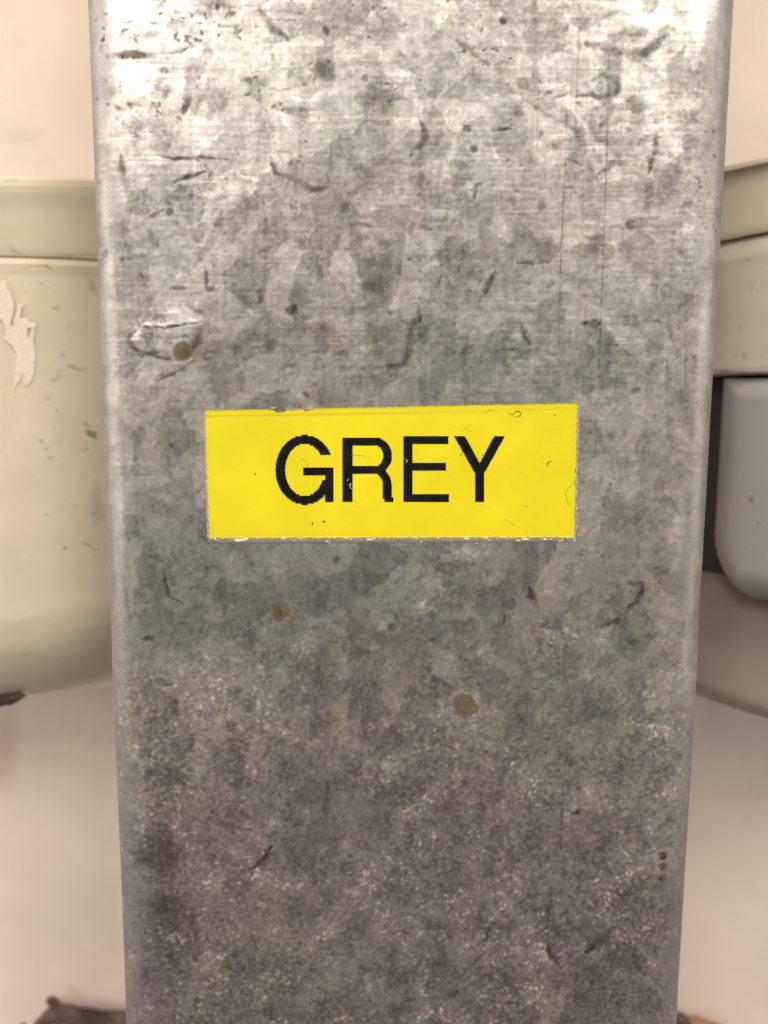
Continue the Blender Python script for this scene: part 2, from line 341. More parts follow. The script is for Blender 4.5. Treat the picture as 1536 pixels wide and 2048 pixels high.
tone -= 0.03*c1+0.06*c2+0.09*c3
tone += brush*(0.055*hs+0.02*hs2)+0.02*vs*up
tone -= 0.20*ridge*(0.35+0.65*up)
tone += 0.14*ridge2*(0.4+0.6*up)
tone += (0.038+0.06*low)*fine+(0.03+0.06*low*(0.6+0.4*B2))*gr+0.035*med*low+low*(0.03*B2+0.05*sstep(-0.2, 0.5, B3)-0.06*c1)
c4 = crisp(0.9, 1.1, 0.5, 41, 0.85)-0.15; tone += 0.12*c4*(0.5+0.5*up)
c5 = sstep(0.1, 0.3, fbm(shape, STEP, 0.7, 42, 4, 0.8, 2.0, 0.7)+0.5*B3)*up; tone += 0.08*(c5-0.4*up)
tone *= 1-0.17*smudge-0.14*smear
tone += 0.10*flake*(0.4+0.6*up)+0.19*crumb
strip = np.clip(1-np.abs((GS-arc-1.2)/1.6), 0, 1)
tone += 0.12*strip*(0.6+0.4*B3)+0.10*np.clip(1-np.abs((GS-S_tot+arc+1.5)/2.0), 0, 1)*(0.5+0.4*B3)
tone = np.exp((1.02-0.10*low)*(1-0.55*bend)*(np.clip(tone, 0.35, 1.6)-tone.mean()))
tone *= 1-0.85*np.clip(dark, 0, 1)*np.clip(0.94+0.10*med, 0.6, 1.08)
tone *= 1-0.42*np.clip(speck, 0, 1)
tone += (0.34+0.36*up)*lite*np.clip(0.45+0.55*c5+0.2*med-0.3*c2, 0.1, 1.5)
tone = np.clip(tone, 0.10, 2.1)**np.where(tone < 1, 1.6, 1.15)
# hue: pinkish patches, greenish patches, violet towards the bottom
hueA = fbm(shape, STEP, 9.0, 21, 4); hueB = fbm(shape, STEP, 7.0, 22, 4)
pink = sstep(-0.3, 1.4, hueA+0.35*fine2*low); green = sstep(-0.2, 1.4, -hueA+0.4*hueB)
violet = sstep(0.60, 0.95, vp+0.05*hueB)*sstep(-1.6, 0.8, hueB)
col = np.ones(shape+(3,))*np.array([0.465, 0.458, 0.424])
col *= 1+pink[..., None]*np.array([0.025, -0.012, -0.012])
col *= 1+green[..., None]*np.array([-0.016, 0.004, -0.010])
col *= 1+(violet*(1-0.6*bend))[..., None]*np.array([-0.05, -0.11, -0.05])
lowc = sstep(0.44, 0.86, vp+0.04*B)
col *= 1+lowc[..., None]*np.array([-0.40, -0.425, -0.41])  # duller crust plus dimmer light down the post, put into the colour
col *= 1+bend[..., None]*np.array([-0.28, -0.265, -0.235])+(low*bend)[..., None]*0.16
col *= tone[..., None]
warm = np.clip(dark*0.25+speck*0.5, 0, 1)[..., None]
col *= 1-warm*np.array([0.0, 0.03, 0.16])
oc = np.array([0.072, 0.060, 0.016])*(1+0.10*med[..., None]+0.1*fine[..., None])
ol = np.clip(olive, 0, 1)[..., None]
col = col*(1-ol)+oc*ol
gloss_f = np.clip(0.85*lite*up+0.25*flake*up+0.10*spang*up, -0.4, 1)
rough = 0.40-0.16*gloss_f+0.015*spang+0.10*low+0.10*dark+0.3*speck+0.25*olive
rough = np.clip(rough+0.16*bend, 0.33, 0.85)
metal = np.clip(0.95-0.15*low-0.5*olive-0.25*crumb-0.2*dark, 0.1, 1)
relief = hgt+0.007*B+0.005*B2+0.004*B3*(1+low)+0.004*med*(0.5+low)+0.005*fine*low+0.012*crumb-0.004*speck+0.0022*hs*up-0.015*smudge+0.004*lite
relief += soften(0.0036*(stx[cell]*(GS-sx[cell])+stz[cell]*(Z-sz[cell]))*(0.4+0.6*up)*(1-0.7*bend), 0.22)
nick = fft_noise(shape, STEP, 0.7, 0.9, 55); relief -= 0.05*sstep(1.9, 2.8, nick)*bend; relief += 0.03*bend*fft_noise(shape, STEP, 2.0, 5.0, 56)*(0.5+low)

# ------------------------------------------------------------------ steel post: mesh
ext = np.concatenate([np.linspace(4, 60, 15), np.linspace(75, 400, 14)])
zz = np.concatenate([(ZB-ext)[::-1], z_lin, ZT+ext])
jj = np.concatenate([(-(ext/STEP)).astype(int)[::-1], np.arange(nz), (nz+ext/STEP).astype(int)]) % nz
fl = np.linspace(2.0, DEPTH-RB, 18)
ss = np.concatenate([-fl[::-1], s_lin, S_tot+fl])
ii = np.concatenate([(fl/STEP).astype(int)[::-1], np.arange(ns), ns-1-(fl/STEP).astype(int)])
gx, gy, gnx, gny = profile(ss)
R_ = relief[np.ix_(ii, jj)]
PXv = (gx[:, None]+gnx[:, None]*R_)/1000; PYv = (gy[:, None]+gny[:, None]*R_)/1000
PZv = np.repeat(zz[None, :], len(ss), 0)/1000
V = np.stack([PXv, PYv, PZv], -1).reshape(-1, 3)
Fq = grid_faces(len(ss), len(zz))
nzz = len(zz); last = (len(ss)-1)*nzz
back = np.array([[last+j, j, j+1, last+j+1] for j in range(nzz-1)])
Fq = np.concatenate([Fq, back])

steel = bpy.data.materials.new("galvanised_steel"); nt, bs = nodes(steel)
L = nt.links.new
a_col = N(nt, 'ShaderNodeAttribute', attribute_name='patina'); a_r = N(nt, 'ShaderNodeAttribute', attribute_name='rough'); a_m = N(nt, 'ShaderNodeAttribute', attribute_name='metal')
tc = N(nt, 'ShaderNodeTexCoord')
n1 = N(nt, 'ShaderNodeTexNoise', Scale=4200.0, Detail=4.0, Roughness=0.7); L(tc.outputs['Object'], n1.inputs['Vector'])
mr = N(nt, 'ShaderNodeMapRange'); mr.inputs[1].default_value = 0.3; mr.inputs[2].default_value = 0.7; mr.inputs[3].default_value = 0.86; mr.inputs[4].default_value = 1.14
L(n1.outputs[0], mr.inputs[0])
mx = N(nt, 'ShaderNodeVectorMath', operation='SCALE'); L(a_col.outputs['Color'], mx.inputs[0]); L(mr.outputs[0], mx.inputs['Scale'])
L(mx.outputs[0], bs.inputs['Base Color']); L(a_r.outputs['Fac'], bs.inputs['Roughness']); L(a_m.outputs['Fac'], bs.inputs['Metallic'])
bp = N(nt, 'ShaderNodeBump', Strength=0.25, Distance=0.00003); L(n1.outputs[0], bp.inputs['Height']); L(bp.outputs[0], bs.inputs['Normal'])

post = empty("steel_post", (0.0038, 0.02, -0.3), "upright galvanised steel post with rounded edges, mottled grey patina and a yellow GREY sticker", "post")
body = keep(mesh_object("post_body", V, Fq, steel), post)
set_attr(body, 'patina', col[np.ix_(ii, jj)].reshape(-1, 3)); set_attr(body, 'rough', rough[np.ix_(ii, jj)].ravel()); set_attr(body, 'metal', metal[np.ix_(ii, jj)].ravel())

# ------------------------------------------------------------------ sticker
C4 = {'tl': (409.5, 820), 'tr': (1154.5, 806), 'br': (1147.5, 1074), 'bl': (418, 1075.5)}
def bil(u, v, lift):       # u right, v down, over the sticker
    P = {k: at(p[0], p[1], -lift) for k, p in C4.items()}
    return (P['tl']*(1-u)+P['tr']*u)*(1-v)+(P['bl']*(1-u)+P['br']*u)*v
def photo_to_post(x, y, lift): return at(x, y, -lift)

yel = bpy.data.materials.new("yellow_tape"); nt, bs = nodes(yel); L = nt.links.new
tc = N(nt, 'ShaderNodeTexCoord'); n1 = N(nt, 'ShaderNodeTexNoise', Scale=90.0, Detail=5.0); L(tc.outputs['Object'], n1.inputs['Vector'])
n2 = N(nt, 'ShaderNodeTexNoise', Scale=1500.0, Detail=4.0, Roughness=0.6); L(tc.outputs['Object'], n2.inputs['Vector'])
cr = N(nt, 'ShaderNodeValToRGB'); cr.color_ramp.elements[0].position = 0.3; cr.color_ramp.elements[1].position = 0.7
cr.color_ramp.elements[0].color = (0.60, 0.52, 0.009, 1); cr.color_ramp.elements[1].color = (0.67, 0.59, 0.012, 1); L(n1.outputs[0], cr.inputs[0])
a_w = N(nt, 'ShaderNodeAttribute', attribute_name='wear'); mxc = N(nt, 'ShaderNodeMix', data_type='RGBA'); L(a_w.outputs['Fac'], mxc.inputs[0]); L(cr.outputs[0], mxc.inputs[6]); mxc.inputs[7].default_value = (0.32, 0.23, 0.05, 1)
L(mxc.outputs[2], bs.inputs['Base Color']); bs.inputs['Roughness'].default_value = 0.42
bs.inputs['Specular IOR Level'].default_value = 0.35
bp = N(nt, 'ShaderNodeBump', Strength=0.25, Distance=0.00008); L(n2.outputs[0], bp.inputs['Height']); L(bp.outputs[0], bs.inputs['Normal'])

# yellow sheet: fine grid, its top edge frayed
nu, nv = 340, 120
LIFT = 0.00015; uu = np.linspace(0, 1, nu); vv = np.linspace(0, 1, nv)
sheet = np.zeros((nu, nv, 3)); rr = np.random.default_rng(5)
def jag(n, s, seed):
    r = np.convolve(np.random.default_rng(seed).standard_normal(n+40), np.ones(s)/s, 'same')[20:-20]; return r
frT = jag(nu, 3, 1)*0.004; frB = jag(nu, 2, 2)*0.004
torn = np.exp(-((uu-0.20)/0.018)**2)*0.028+np.exp(-((uu-0.275)/0.012)**2)*0.02+np.exp(-((uu-0.235)/0.008)**2)*0.012
torn *= 0.7+0.6*np.abs(jag(nu, 2, 9))
frL = jag(nv, 2, 3)*0.0010; frR = jag(nv, 2, 4)*0.0012
wear = np.zeros((nu, nv))
lumps = 0.00002*(np.sin(uu*37)[:, None]*np.sin(vv*11)[None, :])
P4 = {k: at(p[0], p[1], -LIFT) for k, p in C4.items()}
for i, u in enumerate(uu):
    v0 = frT[i]+torn[i]; v1 = 1+frB[i]
    v_ = v0+(v1-v0)*vv
    u_ = u+(frL*(1-u)+frR*u)
    sheet[i] = (P4['tl'][None]*(1-u_)[:, None]+P4['tr'][None]*u_[:, None])*(1-v_)[:, None]+(P4['bl'][None]*(1-u_)[:, None]+P4['br'][None]*u_[:, None])*v_[:, None]
    sheet[i, :, 1] -= lumps[i]
    w1 = np.exp(-((v_-0.045-0.006*math.sin(u*4))/0.008)**2)*(0.35+0.3*abs(frT[i])*200)+np.exp(-(v_/0.02)**2)*(0.35+30*abs(frT[i])+6*torn[i])
    w1 += 0.12*np.exp(-((1-v_)/0.03)**2)+0.10*np.exp(-(u/0.01)**2)+0.12*np.exp(-((1-u)/0.012)**2)
    w1 *= (1-0.55*sstep(0.35, 0.8, np.array([u]))[0])
    wear[i] = np.clip(w1, 0, 0.8)
sv = sheet.reshape(-1, 3); nn = len(sv)
back_v = sv.copy(); back_v[:, 1] = -0.00002
edge = [i*nv for i in range(nu)]+[(nu-1)*nv+j for j in range(1, nv)]+[i*nv+nv-1 for i in range(nu-2, -1, -1)]+[j for j in range(nv-2, 0, -1)]
ef = np.array([[edge[k], edge[(k+1) % len(edge)], nn+edge[(k+1) % len(edge)], nn+edge[k]] for k in range(len(edge))])
sticker = keep(mesh_object("sticker", np.concatenate([sv, back_v]), np.concatenate([grid_faces(nu, nv), ef]), yel, smooth=False), post)
sticker['label'] = "bright yellow rectangular sticker with the word GREY in black capitals"
set_attr(sticker, 'wear', np.concatenate([wear.ravel(), np.full(nn, 0.3)]))

# letters: printed dot rows, so their slanted edges are stepped
ink = bpy.data.materials.new("black_print"); nt, bs = nodes(ink); L = nt.links.new
tc = N(nt, 'ShaderNodeTexCoord'); n1 = N(nt, 'ShaderNodeTexNoise', Scale=700.0, Detail=5.0, Roughness=0.7); L(tc.outputs['Object'], n1.inputs['Vector'])
cr = N(nt, 'ShaderNodeValToRGB'); cr.color_ramp.elements[0].position = 0.35; cr.color_ramp.elements[1].position = 0.78
cr.color_ramp.elements[0].color = (0.003, 0.003, 0.0035, 1); cr.color_ramp.elements[1].color = (0.012, 0.012, 0.011, 1); L(n1.outputs[0], cr.inputs[0]); L(cr.outputs[0], bs.inputs['Base Color'])
bs.inputs['Roughness'].default_value = 0.6; bs.inputs['Specular IOR Level'].default_value = 0.08

# shapes below are in units of a 1.786x enlargement whose origin is photo (350, 760)
def seg(x, y, ax, ay, bx, by, w_):
    dx, dy = bx-ax, by-ay; t = np.clip(((x-ax)*dx+(y-ay)*dy)/(dx*dx+dy*dy), 0, 1)
    return np.hypot(x-ax-t*dx, y-ay-t*dy) < w_
def box(x, y, x0, x1, y0, y1): return (x >= x0) & (x <= x1) & (y >= y0) & (y <= y1)
def ring(x, y, cx, cy, ox, oy, ix, iy): return (((x-cx)/ox)**2+((y-cy)/oy)**2 <= 1) & (((x-cx)/ix)**2+((y-cy)/iy)**2 > 1)
def g_(x, y):
    r = ring(x, y, 463, 321, 104, 124, 70, 93)
    r &= ~((x > 463) & (y > 268) & (y < 312))
    r &= ~((x > 463) & (y >= 312) & (y < 360) & (x > 520))
    r &= ~box(x, y, 530, 600, 240, 312) | (box(x, y, 525, 560, 240, 271))
    return r | box(x, y, 458, 563, 310, 340) | (box(x, y, 537, 565, 312, 437)) 
def r_(x, y):
    b = ring(x, y, 712, 271, 63, 66, 32, 38) & (x > 712)
    leg = ring(x, y, 716, 382, 58, 74, 27, 46) & (x > 716) & (y < 382)
    return (box(x, y, 599, 634, 205, 437) | box(x, y, 599, 716, 205, 233) | box(x, y, 599, 720, 308, 337) | b | leg |
            box(x, y, 743, 774, 378, 425) | box(x, y, 748, 779, 420, 436))
def e_(x, y): return box(x, y, 816, 848, 201, 437) | box(x, y, 816, 975, 201, 229) | box(x, y, 816, 967, 296, 324) | box(x, y, 816, 977, 406, 435)
def y_(x, y):
    def arm(xa, xb, xc, xd):   # parallelogram from (xa..xb, 198) to (xc..xd, 330)
        t = np.clip((y-198)/132.0, 0, 1); return (y >= 198) & (y <= 332) & (x >= xa+(xc-xa)*t) & (x <= xb+(xd-xb)*t)
    return arm(995, 1034, 1070, 1106) | arm(1142, 1180, 1070, 1106) | box(x, y, 1072, 1104, 318, 434)
def letter(fn, x0, x1, name):
    sx_, sy_ = 2.0, 5.6; xs = np.arange(x0-4, x1+4, sx_); ys = np.arange(195, 450, sy_)
    gx_, gy_ = np.meshgrid(xs+sx_/2, ys+sy_/2, indexing='ij'); M = fn(gx_, gy_); M = np.pad(M, 1)
    idx = {}; vs_ = []; fs_ = []
    def vtx(i, j, low):
        if (i, j, low) not in idx:
            idx[(i, j, low)] = len(vs_)
            vs_.append(photo_to_post(350+(x0-4+i*sx_)/1.786, 760+(195+j*sy_)/1.786, 0.00011 if low else 0.000195))
        return idx[(i, j, low)]
    for i in range(1, M.shape[0]-1):
        for j in range(1, M.shape[1]-1):
            if not M[i, j]: continue
            a, b = i-1, j-1
            fs_.append((vtx(a, b+1, 0), vtx(a+1, b+1, 0), vtx(a+1, b, 0), vtx(a, b, 0)))
            for (di, dj, p, q) in ((-1, 0, (a, b), (a, b+1)), (1, 0, (a+1, b+1), (a+1, b)), (0, -1, (a+1, b), (a, b)), (0, 1, (a, b+1), (a+1, b+1))):
                if not M[i+di, j+dj]: fs_.append((vtx(*p, 0), vtx(*q, 0), vtx(*q, 1), vtx(*p, 1)))
    o = keep(mesh_object(name, np.array(vs_), np.array(fs_), ink, smooth=False), post)
    o.parent = sticker; o.matrix_parent_inverse = Matrix.Identity(4)
    return o
for fn, x0, x1, ch in ((g_, 356, 570, 'G'), (r_, 596, 782, 'R'), (e_, 812, 980, 'E'), (y_, 994, 1182, 'Y')):
    o = letter(fn, x0, x1, "letter"); o['label'] = "black capital letter "+ch

# clear margin of the tape below and beside the yellow, with torn glue crumbs on it
clear = bpy.data.materials.new("clear_tape_margin"); nt, bs = nodes(clear); L = nt.links.new
tc = N(nt, 'ShaderNodeTexCoord'); n1 = N(nt, 'ShaderNodeTexNoise', Scale=900.0, Detail=6.0, Roughness=0.75); L(tc.outputs['Object'], n1.inputs['Vector'])
cr = N(nt, 'ShaderNodeValToRGB'); cr.color_ramp.elements[0].position = 0.3; cr.color_ramp.elements[1].position = 0.75
cr.color_ramp.elements[0].color = (0.34, 0.33, 0.25, 1); cr.color_ramp.elements[1].color = (0.60, 0.58, 0.46, 1); L(n1.outputs[0], cr.inputs[0]); L(cr.outputs[0], bs.inputs['Base Color'])
bs.inputs['Roughness'].default_value = 0.5; bs.inputs['Alpha'].default_value = 0.6
def strip_mesh(name, pa, pb, wa, wb, seed, n, mat, lift, parent, jag_=1.5):
    """strip from pa to pb (photo px along the sticker edge); widths in px, outer edge frayed"""
    r = np.random.default_rng(seed); t = np.linspace(0, 1, n); v = []
    dx, dy = pb[0]-pa[0], pb[1]-pa[1]; ln = math.hypot(dx, dy); nx_, ny_ = -dy/ln, dx/ln
    j = r.standard_normal(n)*jag_*0.5; j[1:-1] = (j[1:-1]+j[2:]+j[:-2])/2
    for k in range(n):
        x, y = pa[0]+dx*t[k], pa[1]+dy*t[k]; w_ = wa+(wb-wa)*t[k]+j[k]
        v += [photo_to_post(x, y, lift), photo_to_post(x+nx_*w_, y+ny_*w_, lift*0.8), photo_to_post(x+nx_*w_, y+ny_*w_, 0.00001)]
    f = []
    for k in range(n-1):
        a = 3*k; f += [(a, a+1, a+4, a+3), (a+1, a+2, a+5, a+4)]
    f = [tuple(reversed(q)) for q in f]
    return keep(mesh_object(name, np.array(v), np.array(f), mat, smooth=False), parent)
mg = strip_mesh("clear_margin", (1150, 1072.5), (417, 1074), -11.5, -12.5, 3, 260, clear, 0.00011, post, 1.2)
mg = strip_mesh("clear_margin", (1153, 806), (1146, 1084), -7, -6, 4, 120, clear, 0.00011, post, 2.0)
mg = strip_mesh("clear_margin", (418, 1076), (410, 830), -4, -2.5, 6, 120, clear, 0.00011, post, 1.6)

def chips(name, pts, mat, lift, parent, seed):
    """little torn flakes lying on the surface, each an irregular slab"""
    r = np.random.default_rng(seed); v = []; f = []
    for (x, y, sx_, sy_) in pts:
        n = 7; k = len(v); ang = np.linspace(0, 2*math.pi, n, endpoint=False)+r.uniform(0, 1)
        rad = r.uniform(0.45, 1.15, n)
        for h in (lift, 0.00002):
            for q in range(n):
                v.append(photo_to_post(x+sx_*rad[q]*math.cos(ang[q]), y+sy_*rad[q]*math.sin(ang[q]), h+(r.uniform(0, 0.00006) if h == lift else 0)))
        f.append(tuple(k+q for q in range(n)))
        f += [(k+q, k+n+q, k+n+(q+1) % n, k+(q+1) % n) for q in range(n)]
    return keep(mesh_object(name, np.array(v), f, mat, smooth=False), parent)
glue = bpy.data.materials.new("torn_tape_film"); nt, bs = nodes(glue)
bs.inputs['Base Color'].default_value = (0.62, 0.59, 0.44, 1); bs.inputs['Roughness'].default_value = 0.6
rc = np.random.default_rng(77); pts = [(480,1080,12,4),(492,1078,8,3),(566,1077,7,2.5),(738,1079,9,2.5),(748,1077,5,2),(935,1077,7,2.5),(1052,1078,9,3),(1090,1078,6,2),(1124,1080,3,2.5),(654,1083,3,2),(430,1078,4,2),(1147,1068,2,5),(1038,1081,5,2)]
pts += [(rc.uniform(420, 1148), 1075+rc.exponential(2.5), rc.uniform(0.8, 3.6), rc.uniform(0.6, 1.5)) for _ in range(90)]
pts += [(1152+rc.uniform(-1, 6), rc.uniform(812, 1080), rc.uniform(0.5, 1.4), rc.uniform(0.6, 2.2)) for _ in range(50)]
pts += [(412+(y-820)*0.035+rc.uniform(-5, 0), y, rc.uniform(0.5, 1.6), rc.uniform(0.6, 2.0)) for y in rc.uniform(822, 1075, 34)]
pts += [(rc.uniform(412, 1150), 819-rc.uniform(0, 3), rc.uniform(0.5, 2.0), rc.uniform(0.4, 1.0)) for _ in range(10)]
o = chips("torn_film_flakes", pts, glue, 0.00016, post, 8); o['kind'] = "stuff"
mg = chips("lifted_film", [(583, 818, 16, 3), (545, 816, 9, 2.5), (620, 817, 11, 2)], clear, 0.0002, post, 18)

lint = bpy.data.materials.new("dark_lint"); nt, bs = nodes(lint); bs.inputs['Base Color'].default_value = (0.10, 0.09, 0.02, 1); bs.inputs['Roughness'].default_value = 0.8
def fibre(name, pts, wd, mat, parent, lift=0.00016):
    """a hair: flattened four-sided tube along a smooth curve"""
    P = np.array(pts, float); t = np.linspace(0, len(P)-1, 6*len(P)); Q = np.stack([np.interp(t, np.arange(len(P)), P[:, c]) for c in (0, 1)], 1)
    Q[1:-1] = (Q[1:-1]*2+Q[2:]+Q[:-2])/4
    v = []; n = len(Q)
    for k in range(n):
        d = Q[min(k+1, n-1)]-Q[max(k-1, 0)]; d = d/(np.hypot(*d)+1e-9); nx_, ny_ = -d[1], d[0]; w_ = wd*(0.35+0.65*math.sin(math.pi*min(max(k/(n-1), .05), .95)))
        v += [photo_to_post(Q[k, 0]+nx_*w_, Q[k, 1]+ny_*w_, lift), photo_to_post(*Q[k], lift+0.00006), photo_to_post(Q[k, 0]-nx_*w_, Q[k, 1]-ny_*w_, lift)]
    f = []
    for k in range(n-1):
        a = 3*k; f += [(a, a+1, a+4, a+3), (a+1, a+2, a+5, a+4)]
    return keep(mesh_object(name, np.array(v), np.array(f), mat, smooth=False), parent)
lint2 = bpy.data.materials.new("faint_lint"); nt, bs = nodes(lint2); bs.inputs['Base Color'].default_value = (0.46, 0.39, 0.01, 1); bs.inputs['Roughness'].default_value = 0.8
for pts, wd, mt in [([(1016,826),(1026,830),(1030,824),(1038,822),(1042,828),(1038,833),(1028,834)],0.75,lint),([(1094,932),(1096,925),(1103,922)],0.9,lint),([(624,1044),(626,1050)],1.6,lint),([(645,1044),(648,1042),(650,1046)],1.8,lint),
                    ([(600,916),(612,922),(616,932)],0.8,lint2),([(970,829),(974,821),(985,818)],0.8,lint2),([(1048,1010),(1056,1014),(1060,1010)],1.2,lint2),([(1012,1038),(1030,1052)],0.9,lint2),([(1150,960),(1130,985),(1138,1010)],0.9,lint2),
                    ([(510,946),(512,950)],1.4,lint),([(1108,829),(1111,831)],1.2,lint),([(700,910),(742,912)],0.6,lint2),([(930,855),(940,862)],0.8,lint2)]:
    fibre("lint_fibre", pts, wd, mt, post)
sc_m = bpy.data.materials.new("scuffed_print"); nt, bs = nodes(sc_m); bs.inputs['Base Color'].default_value = (0.28, 0.27, 0.22, 1)
for pts in [([(697,972),(702,966),(700,976),(706,978)]), ([(810,918),(815,921),(812,926)]), ([(924,905),(920,912)]), ([(694,962),(698,958)])]:
    fibre("print_scuff", pts, 0.9, sc_m, post, 0.00021)

# ------------------------------------------------------------------ wall
WALL_Y = 0.128
def paint_mat(name, base, rough, mott=0.06, scale=30.0, attr=True, bump=0.0002, bscale=400.0, spec=0.4):
    mt = bpy.data.materials.new(name); nt, bs = nodes(mt); L = nt.links.new
    tc = N(nt, 'ShaderNodeTexCoord'); n1 = N(nt, 'ShaderNodeTexNoise', Scale=scale, Detail=6.0, Roughness=0.65); L(tc.outputs['Object'], n1.inputs['Vector'])
    mr = N(nt, 'ShaderNodeMapRange'); mr.inputs[1].default_value = 0.3; mr.inputs[2].default_value = 0.7; mr.inputs[3].default_value = 1-mott; mr.inputs[4].default_value = 1+mott; L(n1.outputs[0], mr.inputs[0])
    sc_ = N(nt, 'ShaderNodeVectorMath', operation='SCALE'); L(mr.outputs[0], sc_.inputs['Scale'])
    if attr:
        a = N(nt, 'ShaderNodeAttribute', attribute_name='tint'); L(a.outputs['Color'], sc_.inputs[0])
    else: sc_.inputs[0].default_value = base
    L(sc_.outputs[0], bs.inputs['Base Color']); bs.inputs['Roughness'].default_value = rough; bs.inputs['Specular IOR Level'].default_value = spec
    n2 = N(nt, 'ShaderNodeTexNoise', Scale=bscale, Detail=4.0); L(tc.outputs['Object'], n2.inputs['Vector'])
    bp = N(nt, 'ShaderNodeBump', Strength=0.3, Distance=bump); L(n2.outputs[0], bp.inputs['Height']); L(bp.outputs[0], bs.inputs['Normal'])
    return mt
wall_m = paint_mat("pale_plaster", None, 0.75, 0.07, 22.0, True, 0.0006, 120.0)
nu, nv = 260, 300
wx_ = np.linspace(-0.8, 0.8, nu); wx_ = np.sign(wx_)*np.abs(wx_/0.8)**1.8*0.8; wz_ = np.linspace(-1, 1, nv); wz_ = np.sign(wz_)*np.abs(wz_)**1.6*0.8
sh = (nu, nv); q1 = fft_noise(sh, 1, 9, 9, 61); q2 = fft_noise(sh, 1, 3, 3, 62); q3 = fft_noise(sh, 1, 5, 5, 63)
WX, WZ = np.meshgrid(wx_, wz_, indexing='ij')
WV = np.stack([WX, WALL_Y+0.0004*q1+0.0001*q2, WZ], -1).reshape(-1, 3)
wallo = mesh_object("wall", WV, grid_faces(nu, nv), wall_m)
wallo['kind'] = "structure"
wc = np.array([0.72, 0.62, 0.55])*np.ones(sh+(1,)); wc = wc*(1+0.025*q1[..., None]+0.012*q2[..., None]); wc = wc*(1+q3[..., None]*np.array([0.015, -0.004, -0.012]))
def wdab(x, y, rx, ry, c, a, soft=0.6):
    global wc
    wp = project(WV.reshape(nu, nv, 3)); d = np.hypot((wp[0]-x+6*q2)/rx, (wp[1]-y+6*q2)/ry); m_ = (a*(1-sstep(1-soft, 1+soft, d)))[..., None]
    wc = wc*(1-m_)+np.array(c)*m_
wdab(20, 83, 14, 10, (0.5, 0.38, 0.32), .4); wdab(45, 270, 40, 18, (0.5, 0.42, 0.30), .3); wdab(190, 150, 60, 200, (0.60, 0.50, 0.38), .25)
wdab(1500, 290, 60, 20, (0.75, 0.6, 0.5), .3)
wdab(0, 1500, 25, 80, (0.42, 0.22, 0.2), .35)
set_attr(wallo, 'tint', np.clip(wc, 0, 1).reshape(-1, 3))

# ------------------------------------------------------------------ tubs on the wall
TX = 0.0
def pz(px, py, Y): return at(px, py, Y)[2]
def tub_part(name, prof, cx, cy, R, a0, a1, na, mat, parent, tint_fn=None, wob=0.0, seed=1, dense=1, tilt=(0, 0)):
    """half-round shell: prof = list of (radius offset, z); ends run straight back into the wall"""
    prof = np.array(prof); t = np.linspace(0, 1, na); ang = math.radians(a0)+(math.radians(a1)-math.radians(a0))*t
    P = prof
    if dense > 1:
        q = np.linspace(0, len(P)-1, (len(P)-1)*dense+1); P = np.stack([np.interp(q, np.arange(len(P)), P[:, c]) for c in (0, 1)], 1)
    n = len(P); wn = fft_noise((na, n), 1, na/40, n/30, seed)*wob
    Rr = R+P[None, :, 0]+wn
    x = cx+Rr*np.sin(ang)[:, None]; y = cy-Rr*np.cos(ang)[:, None]; z = np.repeat(P[None, :, 1], na, 0)
    zn = (z-z.min())/(z.max()-z.min()); z = z+(x-TX)*(tilt[0]*zn+tilt[1]*(1-zn))
    V_ = np.stack([x, y, z], -1)
    # straight cheeks back to the wall
    l = V_[0].copy(); l[:, 1] = WALL_Y+0.004; r = V_[-1].copy(); r[:, 1] = WALL_Y+0.004
    V_ = np.concatenate([l[None], V_, r[None]]); F_ = grid_faces(na+2, n)
    o = keep(mesh_object(name, V_.reshape(-1, 3), F_, mat), parent)
    if tint_fn is not None: set_attr(o, 'tint', tint_fn(V_).reshape(-1, 3))
    return o

cream = (0.66, 0.59, 0.465)
tub_m = paint_mat("cream_enamel", None, 0.42, 0.03, 60.0, True, 0.00008, 500.0)
def dabs(V_, base, marks, seed, grime=()):
    shp = V_.shape[:2]; c = np.ones(shp+(3,))*np.array(base)
    n1 = fft_noise(shp, 1, 4, 4, seed); n2 = fft_noise(shp, 1, 1.0, 1.0, seed+1); n3 = fft_noise(shp, 1, 12, 12, seed+2)
    c *= (1+0.015*n3+0.01*n1+0.008*n2)[..., None]
    x, y = project(V_); x = x+2.0*n1+1.2*n2; y = y+2.0*n1-1.2*n2
    for (mx_, my, rx, ry, rot, cc, a, soft) in marks:
        cs, sn = math.cos(math.radians(rot)), math.sin(math.radians(rot)); dx, dy = x-mx_, y-my
        d = np.hypot((dx*cs+dy*sn)/rx, (-dx*sn+dy*cs)/ry); m_ = (a*(1-sstep(1-soft, 1+soft, d)))[..., None]
        c = c*(1-m_)+np.array(cc)*m_
    return c, x, y, n1, n2
DK = (0.16, 0.13, 0.07)
def rounded_bottom(z0, r, n=70, flat=0.045):
    """profile points from the wall of the tub round under its base"""
    o = [(-r+r*math.cos(t), z0+r-r*math.sin(t)) for t in np.linspace(0, math.pi/2, n)]
    return o+[(-r-flat*0.3, z0+0.0003), (-r-flat, z0+0.0006)]

